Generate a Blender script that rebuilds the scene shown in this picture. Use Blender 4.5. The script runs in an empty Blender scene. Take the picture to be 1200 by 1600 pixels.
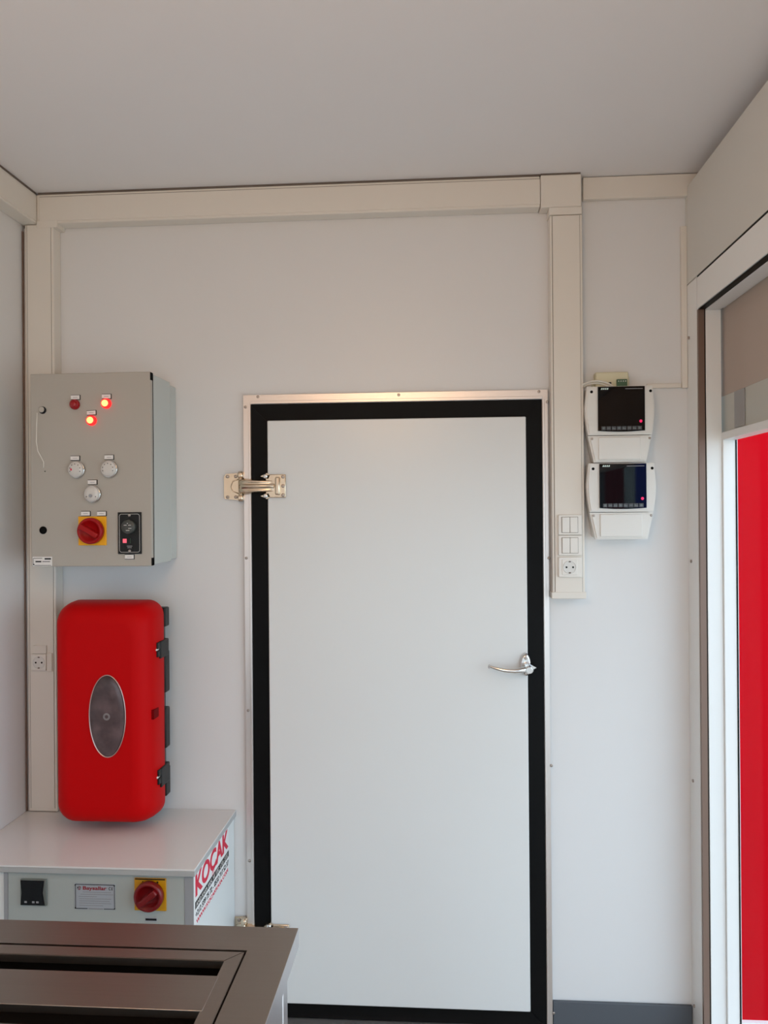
import bpy, bmesh, math, random
from mathutils import Vector, Matrix

random.seed(4)
scene = bpy.context.scene
COL = scene.collection
R = math.radians

# ------------------------------------------------------------------ camera
F = 1265.0                     # focal length in pixels of the 1200x1600 frame
H = 1.62                       # camera height
camd = bpy.data.cameras.new('camera')
camd.sensor_fit = 'VERTICAL'
camd.sensor_height = 36.0
camd.lens = F / 1600.0 * 36.0
camd.clip_start = 0.02
cam = bpy.data.objects.new('camera', camd)
COL.objects.link(cam)
CR = Matrix.Rotation(R(4.09), 3, 'Z') @ Matrix.Rotation(R(90.05), 3, 'X') @ Matrix.Rotation(R(-0.45), 3, 'Z')
cam.matrix_world = Matrix.Translation((0, 0, H)) @ CR.to_4x4()
scene.camera = cam

# ------------------------------------------------------------------ world, light, exposure
world = bpy.data.worlds.new('overcast_sky')
scene.world = world
world.use_nodes = True
nt = world.node_tree
nt.nodes.clear()
wo = nt.nodes.new('ShaderNodeOutputWorld')
bg = nt.nodes.new('ShaderNodeBackground')
tc = nt.nodes.new('ShaderNodeTexCoord')
sp = nt.nodes.new('ShaderNodeSeparateXYZ')
rp = nt.nodes.new('ShaderNodeValToRGB')
rp.color_ramp.elements[0].position = 0.0
rp.color_ramp.elements[0].color = (0.71, 0.87, 0.98, 1)
rp.color_ramp.elements[1].position = 0.7
rp.color_ramp.elements[1].color = (0.64, 0.82, 1.0, 1)
nt.links.new(tc.outputs['Generated'], sp.inputs[0])
nt.links.new(sp.outputs['Z'], rp.inputs[0])
nt.links.new(rp.outputs[0], bg.inputs[0])
bg.inputs[1].default_value = 3.0
nt.links.new(bg.outputs[0], wo.inputs[0])


lamp = bpy.data.lights.new('room_lamp', 'POINT')
lamp.energy = 22
lamp.color = (1.0, 0.58, 0.27)
lamp.shadow_soft_size = 0.25
lo_ = bpy.data.objects.new('room_lamp', lamp)
lo_.location = (-0.3, 0.2, 2.28)
COL.objects.link(lo_)

scene.view_settings.view_transform = 'Standard'
scene.view_settings.look = 'None'
scene.view_settings.gamma = 1.0
scene.view_settings.use_curve_mapping = False
scene.view_settings.exposure = -0.12
scene.cycles.max_bounces = 12
scene.cycles.diffuse_bounces = 8
scene.cycles.caustics_reflective = False
scene.cycles.caustics_refractive = False

# ------------------------------------------------------------------ measuring helpers (photo pixel -> metres on a known plane)
def _ray(px, py):
    return CR @ Vector(((px - 600) / F, -(py - 800) / F, -1.0))


def PX(px, py, Y):
    d = _ray(px, py)
    return d.x * Y / d.y


def PZ(px, py, Y):
    d = _ray(px, py)
    return H + d.z * Y / d.y


def YX(px, py, X):
    d = _ray(px, py)
    return d.y * X / d.x


def ZX(px, py, X):
    d = _ray(px, py)
    return H + d.z * X / d.x


# ------------------------------------------------------------------ materials
def srgb(r, g, b):
    def f(c):
        c /= 255.0
        return c / 12.92 if c <= 0.04045 else ((c + 0.055) / 1.055) ** 2.4
    return (f(r), f(g), f(b), 1.0)


MATS = {}


def mat(name, col, rough=0.5, metal=0.0, spec=0.5, emit=None, es=0.0, bump=0.0, bscale=200.0,
        stretch=None, var=0.0, vscale=3.0, coat=0.0, trans=0.0):
    m = bpy.data.materials.new(name)
    m.use_nodes = True
    n = m.node_tree
    b = n.nodes['Principled BSDF']
    b.inputs['Base Color'].default_value = col
    b.inputs['Roughness'].default_value = rough
    b.inputs['Metallic'].default_value = metal
    b.inputs['Specular IOR Level'].default_value = spec
    b.inputs['Coat Weight'].default_value = coat
    b.inputs['Transmission Weight'].default_value = trans
    if emit:
        b.inputs['Emission Color'].default_value = emit
        b.inputs['Emission Strength'].default_value = es
    if bump or var:
        t = n.nodes.new('ShaderNodeTexCoord')
        mp = n.nodes.new('ShaderNodeMapping')
        n.links.new(t.outputs['Object'], mp.inputs[0])
        if stretch:
            mp.inputs['Scale'].default_value = stretch
        if bump:
            no = n.nodes.new('ShaderNodeTexNoise')
            no.inputs['Scale'].default_value = bscale
            no.inputs['Detail'].default_value = 3
            bu = n.nodes.new('ShaderNodeBump')
            bu.inputs['Strength'].default_value = bump
            bu.inputs['Distance'].default_value = 0.002
            n.links.new(mp.outputs[0], no.inputs['Vector'])
            n.links.new(no.outputs[0], bu.inputs['Height'])
            n.links.new(bu.outputs[0], b.inputs['Normal'])
        if var:
            n2 = n.nodes.new('ShaderNodeTexNoise')
            n2.inputs['Scale'].default_value = vscale
            n2.inputs['Detail'].default_value = 4
            mx = n.nodes.new('ShaderNodeMix')
            mx.data_type = 'RGBA'
            mx.inputs[6].default_value = col
            mx.inputs[7].default_value = tuple(c * (1 - var) for c in col[:3]) + (1,)
            n.links.new(mp.outputs[0], n2.inputs['Vector'])
            n.links.new(n2.outputs[0], mx.inputs[0])
            n.links.new(mx.outputs[2], b.inputs['Base Color'])
    MATS[name] = m
    return m


M_wall = mat('white_wall_panel', (0.745, 0.74, 0.74, 1), 0.38, bump=0.02, bscale=6, var=0.03, vscale=1.2)
M_ceil = mat('ceiling_panel', (0.84, 0.825, 0.835, 1), 0.55, var=0.03, vscale=1.0)
M_floor = mat('grey_floor', (0.42, 0.34, 0.27, 1), 0.5, var=0.3, vscale=8, bump=0.1)
M_trunk = mat('cream_pvc', (0.76, 0.715, 0.65, 1), 0.4, var=0.02)
M_alu = mat('trim_aluminium', (0.74, 0.69, 0.66, 1), 0.34, metal=0.85, bump=0.02, bscale=90, stretch=(20, 20, 1))
M_frame = mat('white_powder_coat', (0.82, 0.83, 0.82, 1), 0.35)
M_brown = mat('brown_seal_and_return_shade', (0.20, 0.13, 0.10, 1), 0.35, metal=0.3)  # also paints shadow and warm reflection on the window's aluminium return
M_door = mat('door_panel_white', (0.74, 0.75, 0.745, 1), 0.28, bump=0.015, bscale=5, var=0.02)
M_rubber = mat('black_rubber', (0.003, 0.003, 0.0032, 1), 0.5, spec=0.12)
M_black = mat('black_plastic', (0.008, 0.009, 0.009, 1), 0.42, spec=0.3)
M_hole = mat('dark_hole', (0.004, 0.004, 0.004, 1), 0.9, spec=0.1)
M_seam = mat('joint_line', (0.16, 0.13, 0.11, 1), 0.8, spec=0.1)
M_base = mat('dark_grey_baseboard', (0.085, 0.095, 0.11, 1), 0.5, var=0.1)
M_chrome = mat('chrome', (0.75, 0.74, 0.73, 1), 0.14, metal=1.0)
M_zinc = mat('hinge_metal', (0.80, 0.66, 0.50, 1), 0.24, metal=1.0, var=0.15, vscale=30)
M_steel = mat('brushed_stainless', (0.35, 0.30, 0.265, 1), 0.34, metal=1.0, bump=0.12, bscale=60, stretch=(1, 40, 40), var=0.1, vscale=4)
M_steel_lit = mat('brushed_stainless_window_lit', (0.78, 0.79, 0.82, 1), 0.3, metal=1.0, bump=0.1, bscale=60, stretch=(40, 40, 1), var=0.1, vscale=4)  # paler bluish copy with the window's reflection put into its base colour
M_dark = mat('dark_interior', (0.02, 0.014, 0.012, 1), 0.5)
M_box = mat('grey_enclosure_paint', (0.43, 0.40, 0.355, 1), 0.5, bump=0.08, bscale=500)
M_mach = mat('machine_paint', (0.43, 0.47, 0.455, 1), 0.42, bump=0.05, bscale=400)
M_mside = mat('machine_side_paint', (0.80, 0.83, 0.83, 1), 0.35)
M_top = mat('glossy_white_worktop', (0.76, 0.76, 0.755, 1), 0.12, var=0.02)
M_red = mat('red_plastic', srgb(192, 2, 6), 0.5, spec=0.1, bump=0.08, bscale=400)
M_switchred = mat('switch_red', srgb(158, 8, 12), 0.35, spec=0.3)
M_yellow = mat('switch_yellow', srgb(240, 172, 8), 0.4)
M_switchred_shade = mat('switch_red_shaded', srgb(118, 6, 12), 0.3)  # switch red darkened to sit in the machine front's shade
M_yellow_shade = mat('switch_yellow_shaded', srgb(205, 148, 4), 0.4)  # switch yellow with the shade on the machine front painted in
M_white = mat('white_plastic', (0.78, 0.75, 0.70, 1), 0.3)
M_ctrl = mat('controller_plastic', (0.76, 0.745, 0.71, 1), 0.38)
M_screen = mat('glossy_black_screen', (0.003, 0.003, 0.004, 1), 0.03, spec=0.3)
M_label = mat('white_label', (0.80, 0.78, 0.76, 1), 0.5)
M_plate = mat('silver_rating_plate', (0.48, 0.51, 0.55, 1), 0.35, metal=0.4)
M_ink = mat('black_ink', (0.012, 0.012, 0.014, 1), 0.5, spec=0.2)
M_grey = mat('grey_ink', (0.30, 0.30, 0.32, 1), 0.5)
M_redink = mat('red_ink', srgb(214, 12, 60), 0.5)
M_dkred = mat('dark_red_ink', srgb(150, 20, 40), 0.5)
M_lens = mat('unlit_red_lens', srgb(150, 6, 18), 0.2)
M_litring = mat('lit_red_lens', srgb(220, 10, 14), 0.3, emit=(1.0, 0.02, 0.02, 1), es=1.6)
M_lit = mat('lit_lamp_core', srgb(255, 150, 80), 0.3, emit=(1.0, 0.30, 0.10, 1), es=3.2)
M_pink = mat('lit_rocker', srgb(250, 110, 130), 0.3, emit=(1.0, 0.12, 0.18, 1), es=0.45)
M_magenta = mat('red_led', srgb(230, 20, 90), 0.3, emit=(1.0, 0.02, 0.15, 1), es=0.5)
M_dial = mat('clear_dial', (0.62, 0.60, 0.57, 1), 0.12, coat=0.5)
M_smoke = mat('smoked_window', (0.20, 0.13, 0.135, 1), 0.22, spec=0.35, var=0.98, vscale=22)
M_cream = mat('cream_junction_box', (0.70, 0.66, 0.47, 1), 0.4)
M_green = mat('terminal_green', (0.05, 0.12, 0.06, 1), 0.5)
M_cable = mat('white_cable', (0.78, 0.77, 0.72, 1), 0.4)
M_blind = mat('beige_blind_fabric', (0.48, 0.39, 0.33, 1), 0.6, bump=0.1, bscale=300)
M_band = mat('grey_blind_band', (0.52, 0.52, 0.47, 1), 0.35)
M_band2 = mat('painted_reflection_grey', (0.33, 0.33, 0.33, 1), 0.35)  # darker grey for the reflection drawn on the window band
M_redwall = mat('red_cladding', (0.52, 0.002, 0.008, 1), 0.7, spec=0.02, var=0.04)
M_pave = mat('pale_paving', (0.56, 0.50, 0.42, 1), 0.7, var=0.15)
M_fb = mat('banner_blue', srgb(20, 70, 190), 0.7)
M_fr = mat('banner_dark_red', srgb(120, 12, 26), 0.7)
M_fw = mat('banner_white', srgb(205, 225, 220), 0.7)
M_fg = mat('banner_grey', srgb(110, 120, 120), 0.7)

# glass
M_glass = bpy.data.materials.new('window_glass')
M_glass.use_nodes = True
_n = M_glass.node_tree
_n.nodes.clear()
_o = _n.nodes.new('ShaderNodeOutputMaterial')
_m = _n.nodes.new('ShaderNodeMixShader')
_t = _n.nodes.new('ShaderNodeBsdfTransparent')
_g = _n.nodes.new('ShaderNodeBsdfGlossy')
_f = _n.nodes.new('ShaderNodeLayerWeight')
_p = _n.nodes.new('ShaderNodeMath')
_p.operation = 'POWER'
_p.inputs[1].default_value = 4.0
_q = _n.nodes.new('ShaderNodeMath')
_q.operation = 'MULTIPLY_ADD'
_q.inputs[1].default_value = 0.02
_q.inputs[2].default_value = 0.003
_g.inputs['Roughness'].default_value = 0.02
_f.inputs['Blend'].default_value = 0.5
_n.links.new(_f.outputs['Facing'], _p.inputs[0])
_n.links.new(_p.outputs[0], _q.inputs[0])
_n.links.new(_q.outputs[0], _m.inputs[0])
_n.links.new(_t.outputs[0], _m.inputs[1])
_n.links.new(_g.outputs[0], _m.inputs[2])
_n.links.new(_m.outputs[0], _o.inputs[0])

# ------------------------------------------------------------------ mesh helpers
W = {}                                     # world position of every object's origin


class MB:
    def __init__(self):
        self.bm = bmesh.new()

    def box(self, x0, x1, y0, y1, z0, z1, bev=0.0, seg=2, rot=None, about=None):
        r = bmesh.ops.create_cube(self.bm, size=1.0)
        vs = r['verts']
        for v in vs:
            v.co = Vector(((x0 + x1) / 2 + v.co.x * (x1 - x0), (y0 + y1) / 2 + v.co.y * (y1 - y0), (z0 + z1) / 2 + v.co.z * (z1 - z0)))
        if bev > 0:
            es = {e for v in vs for e in v.link_edges}
            rr = bmesh.ops.bevel(self.bm, geom=list(es), offset=bev, segments=seg, affect='EDGES', profile=0.5)
            vs = rr['verts']
            fs = rr['faces']
            for f in fs:
                f.smooth = seg > 1
            vs = {v for f in fs for v in f.verts}
        if rot is not None:
            c = Vector(about) if about else Vector(((x0 + x1) / 2, (y0 + y1) / 2, (z0 + z1) / 2))
            for v in vs:
                v.co = c + rot @ (v.co - c)
        return self

    def prism(self, pts, a0, a1, axis='Y', bev=0.0):
        """outline pts (u,v) extruded along axis: Y -> (x,z), X -> (y,z), Z -> (x,y)"""
        def P(u, v, a):
            return {'Y': (u, a, v), 'X': (a, u, v), 'Z': (u, v, a)}[axis]
        A = [self.bm.verts.new(P(u, v, a0)) for u, v in pts]
        B = [self.bm.verts.new(P(u, v, a1)) for u, v in pts]
        n = len(pts)
        fs = [self.bm.faces.new(A), self.bm.faces.new(B[::-1])]
        for i in range(n):
            fs.append(self.bm.faces.new((A[i], B[i], B[(i + 1) % n], A[(i + 1) % n])))
        bmesh.ops.recalc_face_normals(self.bm, faces=fs)
        if bev:
            es = [e for e in fs[0].edges] + [e for e in fs[1].edges]
            bmesh.ops.bevel(self.bm, geom=es, offset=bev, segments=2, affect='EDGES')
        return self

    def loft(self, rings, cap0=True, cap1=True):
        """rings: lists of 3D points, equal counts"""
        V = [[self.bm.verts.new(p) for p in r] for r in rings]
        fs = []
        for a, b in zip(V[:-1], V[1:]):
            n = len(a)
            for i in range(n):
                f = self.bm.faces.new((a[i], a[(i + 1) % n], b[(i + 1) % n], b[i]))
                f.smooth = True
                fs.append(f)
        if cap0:
            fs.append(self.bm.faces.new(V[0]))
        if cap1:
            fs.append(self.bm.faces.new(V[-1][::-1]))
        bmesh.ops.recalc_face_normals(self.bm, faces=fs)
        return self

    def lathe(self, c, prof, axis='Y', n=24, sx=1.0, sy=1.0):
        """prof: (radius, distance along axis); axis '-Y' points at the viewer"""
        c = Vector(c)
        d = {'-Y': Vector((0, -1, 0)), 'Y': Vector((0, 1, 0)), 'X': Vector((1, 0, 0)), '-X': Vector((-1, 0, 0)), 'Z': Vector((0, 0, 1))}[axis]
        u = Vector((1, 0, 0)) if abs(d.x) < 0.5 else Vector((0, 1, 0))
        v = d.cross(u)
        rings = []
        for r, h in prof:
            rings.append([c + d * h + u * (math.cos(t) * r * sx) + v * (math.sin(t) * r * sy) for t in [2 * math.pi * i / n for i in range(n)]])
        return self.loft(rings)

    def tube(self, pts, r, n=8):
        pts = [Vector(p) for p in pts]
        rings = []
        for i, p in enumerate(pts):
            t = (pts[min(i + 1, len(pts) - 1)] - pts[max(i - 1, 0)]).normalized()
            u = t.cross(Vector((0.13, 0.37, 0.92))).normalized()
            v = t.cross(u)
            rr = r[i] if isinstance(r, (list, tuple)) else r
            rings.append([p + u * math.cos(a) * rr + v * math.sin(a) * rr for a in [2 * math.pi * k / n for k in range(n)]])
        return self.loft(rings)

    def build(self, name, m, parent=None, origin=None, loc=None):
        me = bpy.data.meshes.new(name)
        o = bpy.data.objects.new(name, me)
        COL.objects.link(o)
        if parent is not None:
            o.parent = parent
            w = W[parent.name]
            o.location = (0, 0, 0)
        else:
            w = Vector(origin) if origin is not None else Vector((0, 0, 0))
            o.location = w
        W[o.name] = w
        for v in self.bm.verts:
            v.co -= w
        self.bm.to_mesh(me)
        self.bm.free()
        if m:
            me.materials.append(m)
        return o


def place(src, name, parent, pos):
    """a copy of a small repeated part, sharing its mesh, at a world position (mesh modelled round its own origin)"""
    o = src.copy() if src.name in W else bpy.data.objects.new(name, src.data)
    o.name = name
    COL.objects.link(o)
    o.parent = parent
    o.location = Vector(pos) - W[parent.name]
    W[o.name] = Vector(pos)
    return o


def mesh_of(mb, name, m):
    me = bpy.data.meshes.new(name)
    mb.bm.to_mesh(me)
    mb.bm.free()
    me.materials.append(m)
    return me


def inst(me, name, parent, pos, scale=None):
    o = bpy.data.objects.new(name, me)
    COL.objects.link(o)
    o.parent = parent
    o.location = Vector(pos) - W[parent.name]
    W[o.name] = Vector(pos)
    if scale:
        o.scale = scale
    return o


def thing(name, loc, label, cat, group=None):
    o = bpy.data.objects.new(name, None)
    o.empty_display_size = 0.05
    o.location = loc
    COL.objects.link(o)
    W[o.name] = Vector(loc)
    o['label'] = label
    o['category'] = cat
    if group:
        o['group'] = group
    return o


def struct(o):
    o['kind'] = 'structure'
    return o


def sempty(name, loc):
    o = bpy.data.objects.new(name, None)
    o.empty_display_size = 0.05
    o.location = loc
    COL.objects.link(o)
    W[o.name] = Vector(loc)
    o['kind'] = 'structure'
    return o


def text(name, s, m, parent, pos, height, width=None, face='front', ext=0.0004, align='LEFT', shear=0.0, bold=0.0):
    """lettering as mesh; pos is lower left corner of the line; height = cap height, width = fitted line width"""
    cu = bpy.data.curves.new('t', 'FONT')
    cu.body = s
    cu.extrude = 0.02
    cu.offset = bold
    cu.shear = shear
    tmp = bpy.data.objects.new('t', cu)
    me = bpy.data.meshes.new_from_object(tmp)
    bpy.data.objects.remove(tmp)
    xs = [v.co.x for v in me.vertices]
    ys = [v.co.y for v in me.vertices]
    sy = height / 0.73
    x0, x1 = min(xs), max(xs)
    sx = sy if width is None else width / (x1 - x0)
    for v in me.vertices:
        a, b, c = (v.co.x - x0) * sx, v.co.y * sy, v.co.z / 0.02 * ext
        if face == 'front':
            v.co = (a, -c, b)
        else:                                # face +X: reads towards +Y
            v.co = (c, a, b)
    me.name = name
    me.materials.clear()
    me.materials.append(m)
    o = bpy.data.objects.new(name, me)
    COL.objects.link(o)
    o.parent = parent
    o.location = Vector(pos) - W[parent.name]
    W[o.name] = Vector(pos)
    return o


def rrect(cx, cz, hw, hh, r, n=6):
    pts = []
    for (sx, sz, a0) in ((1, 1, 0), (-1, 1, 90), (-1, -1, 180), (1, -1, 270)):
        for i in range(n + 1):
            a = R(a0 + 90 * i / n)
            pts.append((cx + sx * (hw - r) + r * math.cos(a), cz + sz * (hh - r) + r * math.sin(a)))
    return pts


# repeated tiny meshes, facing the viewer (-Y), origin on the surface they sit on
def _screw(r, h, m, name):
    mb = MB()
    mb.lathe((0, 0, 0), [(r, 0), (r, h * 0.6), (r * 0.6, h), (r * 0.25, h * 0.9)], '-Y', 12)
    return mesh_of(mb, name, m)


SCREW = _screw(0.0045, 0.0025, mat('screw_metal', (0.42, 0.36, 0.32, 1), 0.35, metal=0.9), 'screw')
BOLT = _screw(0.0075, 0.006, M_chrome, 'bolt')
_mb = MB(); _mb.lathe((0, 0, 0), [(0.0045, 0), (0.0045, 0.003), (0.002, 0.004)], '-X', 12)
SCREWX = mesh_of(_mb, 'side_screw', MATS['screw_metal'])

# ================================================================== SETTING
YB = 2.48                                   # back wall plane
XL = PX(36, 800, 2.43)                      # left wall plane
XJ = 0.734                                  # jamb / shutter box face on the right
YT = YB - 0.05                              # face of the 50 mm deep trunking
ZC = (PZ(60, 303, YT) + PZ(848, 276, YT)) / 2 + 0.006   # ceiling height
XR = 0.840                                   # true right wall
YF = -1.6                                   # wall behind the camera

# door geometry
dx0, dx1 = PX(385, 1100, YB), PX(858, 1000, YB)          # outside of the aluminium frame
dtop = (PZ(382, 619, YB) + PZ(855, 609, YB)) / 2

w = MB().box(XL - 0.06, dx0 + 0.012, YB, YB + 0.06, 0, ZC).box(dx1 - 0.012, XR + 0.02, YB, YB + 0.06, 0, ZC).box(dx0 + 0.012, dx1 - 0.012, YB, YB + 0.06, dtop - 0.012, ZC)
struct(w.build('wall_back', M_wall))
struct(MB().box(XL - 0.06, XL, YF, YB, 0, ZC).build('wall_left', M_wall))
w = MB().box(XR, XR + 0.02, YF, -1.25, 0, ZC).box(XR, XR + 0.02, -1.25, YB, 2.24, ZC)
w.box(XR, XR + 0.02, 2.425, YB, 0, 2.24)
struct(w.build('wall_right', M_wall))
w = MB().box(XL, -1.0, YF - 0.06, YF, 0, ZC).box(0.7, XR, YF - 0.06, YF, 0, ZC).box(-1.0, 0.7, YF - 0.06, YF, 1.95, ZC).box(-1.0, 0.7, YF - 0.06, YF, 0, 0.25)
struct(w.build('wall_front', M_wall))
struct(MB().box(XL - 0.06, XR + 0.02, YF - 0.06, YB + 0.06, -0.06, 0).build('floor', M_floor))
struct(MB().box(XL - 0.06, XR + 0.02, YF - 0.06, YB + 0.06, ZC, ZC + 0.05).build('ceiling', M_ceil))
bbz = (PZ(870, 1564, YB - .01) + PZ(1082, 1573, YB - .01)) / 2
struct(MB().box(dx1 + 0.002, XJ - 0.001, YB - 0.01, YB, 0, bbz, 0.002).build('baseboard_back', M_base))
# upper trim to the right of the trunking
tz = PZ(990, 309, YB - 0.02)
struct(MB().box(PX(909, 300, YB), XR, YB - 0.02, YB, tz, ZC - 0.002, 0.003).build('trim_1', M_trunk))

# ------------------------------------------------------------------ door
door = sempty('door_1', ((dx0 + dx1) / 2, YB, 0))
gx0, gx1 = PX(395, 1000, YB - .012), PX(849.5, 1000, YB - .012)
gtop = (PZ(393, 632, YB - .012) + PZ(850, 624, YB - .012)) / 2
px0, px1 = PX(420, 1000, YB - .03), PX(824.5, 1000, YB - .03)
ptop = (PZ(418, 657, YB - .03) + PZ(822, 651, YB - .03)) / 2
pbot = (PZ(455, 1568, YB - .03) + PZ(827, 1582, YB - .03)) / 2
gbot = pbot - 0.052
# black surround: four mitred lengths of seal
S = 0.001
for nm, q in (('seal', [(gx0, gbot), (px0 + .004, pbot + .004), (px0 + .004, ptop - .004), (gx0, gtop)]),
              ('seal', [(gx0, gtop), (px0 + .004, ptop - .004), (px1 - .004, ptop - .004), (gx1, gtop)]),
              ('seal', [(gx1, gtop), (px1 - .004, ptop - .004), (px1 - .004, pbot + .004), (gx1, gbot)]),
              ('seal', [(gx1, gbot), (px1 - .004, pbot + .004), (px0 + .004, pbot + .004), (gx0, gbot)])):
    MB().prism(q, YB - 0.017, YB + 0.03, 'Y', 0.003).build('seal', M_rubber, door)
MB().box(px0, px1, YB - 0.03, YB + 0.02, pbot, ptop, 0.003).build('door_panel', M_door, door)
# aluminium frame, mitred, two steps each
fw = 0.0
def frame_piece(q, m=M_alu):
    return MB().prism(q, YB - 0.012, YB + 0.004, 'Y', 0.0015).build('frame_strip', m, door)
f1 = frame_piece([(dx0, 0.02), (gx0, 0.02), (gx0, gtop), (dx0, dtop)])
f2 = frame_piece([(dx0, dtop), (gx0, gtop), (gx1, gtop), (dx1, dtop)])
f3 = frame_piece([(gx1, 0.02), (dx1, 0.02), (dx1, dtop), (gx1, gtop)])
# raised inner bead of each strip
MB().box(gx0 - 0.008, gx0 - 0.001, YB - 0.016, YB - 0.011, 0.02, gtop, 0.001).build('bead', M_alu, f1)
MB().box(gx0 - 0.001, gx1 + 0.001, YB - 0.016, YB - 0.011, gtop + 0.001, gtop + 0.010, 0.001).build('bead', M_alu, f2)
MB().box(gx1 + 0.001, gx1 + 0.008, YB - 0.016, YB - 0.011, 0.02, gtop, 0.001).build('bead', M_alu, f3)
for p, lst in ((f2, [(403, 620), (623, 617), (842, 612)]), (f1, [(383.5, 636), (385, 872), (388, 1110), (390, 1345)]),
               (f3, [(855, 628), (857.5, 872), (861.5, 1196), (865, 1583)])):
    for a, b in lst:
        inst(SCREW, 'screw', p, (PX(a, b, YB - .012), YB - .012, PZ(a, b, YB - .012)))
MB().box(gx0, gx1, YB - 0.05, YB + 0.02, 0.0, gbot - 0.002, 0.004).build('threshold', M_alu, door)


def hinge(cx_wall, z, dzv=0.0):
    """a big strap hinge; built round its pivot line x = cx_wall"""
    y = YB - 0.012
    x0 = cx_wall
    h = MB()
    # strap spanning the seal, raised and ribbed: cross-section lofted along x
    xs = [(-0.006, 0.026, 0.034), (0.006, 0.027, 0.044), (0.03, 0.025, 0.046), (0.085, 0.023, 0.046), (0.108, 0.027, 0.036), (0.12, 0.028, 0.026)]
    rings = []
    for dx, hh, ht in xs:
        ring = []
        for k in range(17):
            t = -1 + 2 * k / 16
            prof = (1 - abs(t) ** 4) * 0.75 + 0.10 * math.cos(t * math.pi * 3) * (1 if 0.0 < dx < 0.1 else 0) + 0.12
            ring.append((x0 + dx, y + 0.008 - ht * prof, z + t * hh))
        ring.append((x0 + dx, y + 0.008, z + hh))
        ring.append((x0 + dx, y + 0.008, z - hh))
        ring = ring[:17] + [ring[17], ring[18]]
        rings.append(ring)
    h.loft(rings)
    hb = h.build('hinge', M_zinc, door)
    w = MB()
    w.prism([(x0 - 0.058, z - 0.038), (x0 - 0.012, z - 0.042), (x0 + 0.004, z - 0.038), (x0 + 0.004, z + 0.040), (x0 - 0.012, z + 0.042), (x0 - 0.055, z + 0.040), (x0 - 0.060, z + 0.03), (x0 - 0.060, z - 0.03)], YB - 0.006, YB, 'Y', 0.0015)
    w.box(x0 - 0.012, x0 + 0.006, YB - 0.03, YB - 0.004, z + 0.026, z + 0.044, 0.005)
    w.box(x0 - 0.012, x0 + 0.006, YB - 0.03, YB - 0.004, z - 0.044, z - 0.026, 0.005)
    w.tube([(x0 - 0.004, YB - 0.02, z - 0.046), (x0 - 0.004, YB - 0.02, z + 0.046)], 0.0065, 10)
    # curved pressed rib on the wall leaf
    w.tube([(x0 - 0.012, YB - 0.006, z + 0.024), (x0 - 0.032, YB - 0.006, z + 0.016), (x0 - 0.038, YB - 0.006, z), (x0 - 0.032, YB - 0.006, z - 0.014), (x0 - 0.012, YB - 0.006, z - 0.022)], 0.0018, 6)
    w.build('wall_leaf', M_zinc, hb)
    d = MB()
    d.box(x0 + 0.078, x0 + 0.140, YB - 0.036, YB - 0.030, z - 0.036, z + 0.036, 0.0025)
    d.box(x0 + 0.108, x0 + 0.124, YB - 0.046, YB - 0.032, z - 0.028, z + 0.028, 0.005)
    for s in (-1, 1):
        d.prism([(x0 + 0.062, z + s * 0.030), (x0 + 0.082, z + s * 0.040), (x0 + 0.092, z + s * 0.034), (x0 + 0.086, z + s * 0.022)], YB - 0.036, YB - 0.016)
    d.build('door_leaf', M_zinc, hb)
    for a, b in ((-0.048, 0.032), (-0.022, 0.032), (-0.048, -0.032), (-0.022, -0.032)):
        inst(SCREW, 'screw', hb, (x0 + a, YB - 0.006, z + b), (1.2, 1.2, 1.2))
    for a, b in ((0.132, 0.028), (0.132, 0.0), (0.132, -0.028)):
        inst(SCREW, 'screw', hb, (x0 + a, YB - 0.036, z + b), (1.2, 1.2, 1.2))
    for s in (-1, 1):
        inst(BOLT, 'bolt', hb, (x0 + 0.078, YB - 0.036, z + s * 0.030))


hx = PX(379, 760, YB - 0.01)
hinge(hx, PZ(400, 760, YB - 0.02))
hinge(hx, PZ(430, 1459, YB - 0.02))

# door handle: rose plate, neck and a curved lever pointing left
y = YB - 0.03
cx, cz = PX(823, 1040, y), PZ(823, 1040, y)
hd = MB()
L = [(cx + 0.004, y - 0.035, cz - 0.004), (cx - 0.012, y - 0.045, cz - 0.004), (cx - 0.04, y - 0.048, cz - 0.007), (cx - 0.07, y - 0.046, cz - 0.006), (cx - 0.095, y - 0.042, cz - 0.001), (cx - 0.108, y - 0.038, cz + 0.003), (cx - 0.114, y - 0.034, cz + 0.003)]
hd.tube(L, [0.010, 0.0085, 0.0075, 0.0062, 0.0048, 0.0045, 0.006], 12)
handle = hd.build('handle', M_chrome, door)
r = MB()
r.loft([[(cx - 0.004 + s * 0.016 * math.cos(t), yy, cz + 0.004 + s * 0.034 * math.sin(t)) for t in [2 * math.pi * k / 28 for k in range(28)]] for s, yy in ((1, y), (1, y - 0.006), (0.75, y - 0.011))])
r.build('rose_plate', M_chrome, handle)
MB().lathe((cx + 0.002, y - 0.008, cz - 0.004), [(0.012, 0), (0.010, 0.015), (0.012, 0.03), (0.013, 0.040), (0.009, 0.046)], '-Y', 20).build('neck', M_chrome, handle)
MB().prism([(cx + 0.006, cz + 0.010), (cx + 0.026, cz - 0.001), (cx + 0.010, cz - 0.010), (cx + 0.002, cz - 0.006)], y - 0.03, y - 0.01, 'Y', 0.002).build('latch_tongue', M_chrome, handle)
inst(SCREW, 'screw', handle, (cx - 0.004, y - 0.011, cz + 0.024))
inst(SCREW, 'screw', handle, (cx - 0.004, y - 0.011, cz - 0.022))

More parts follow.
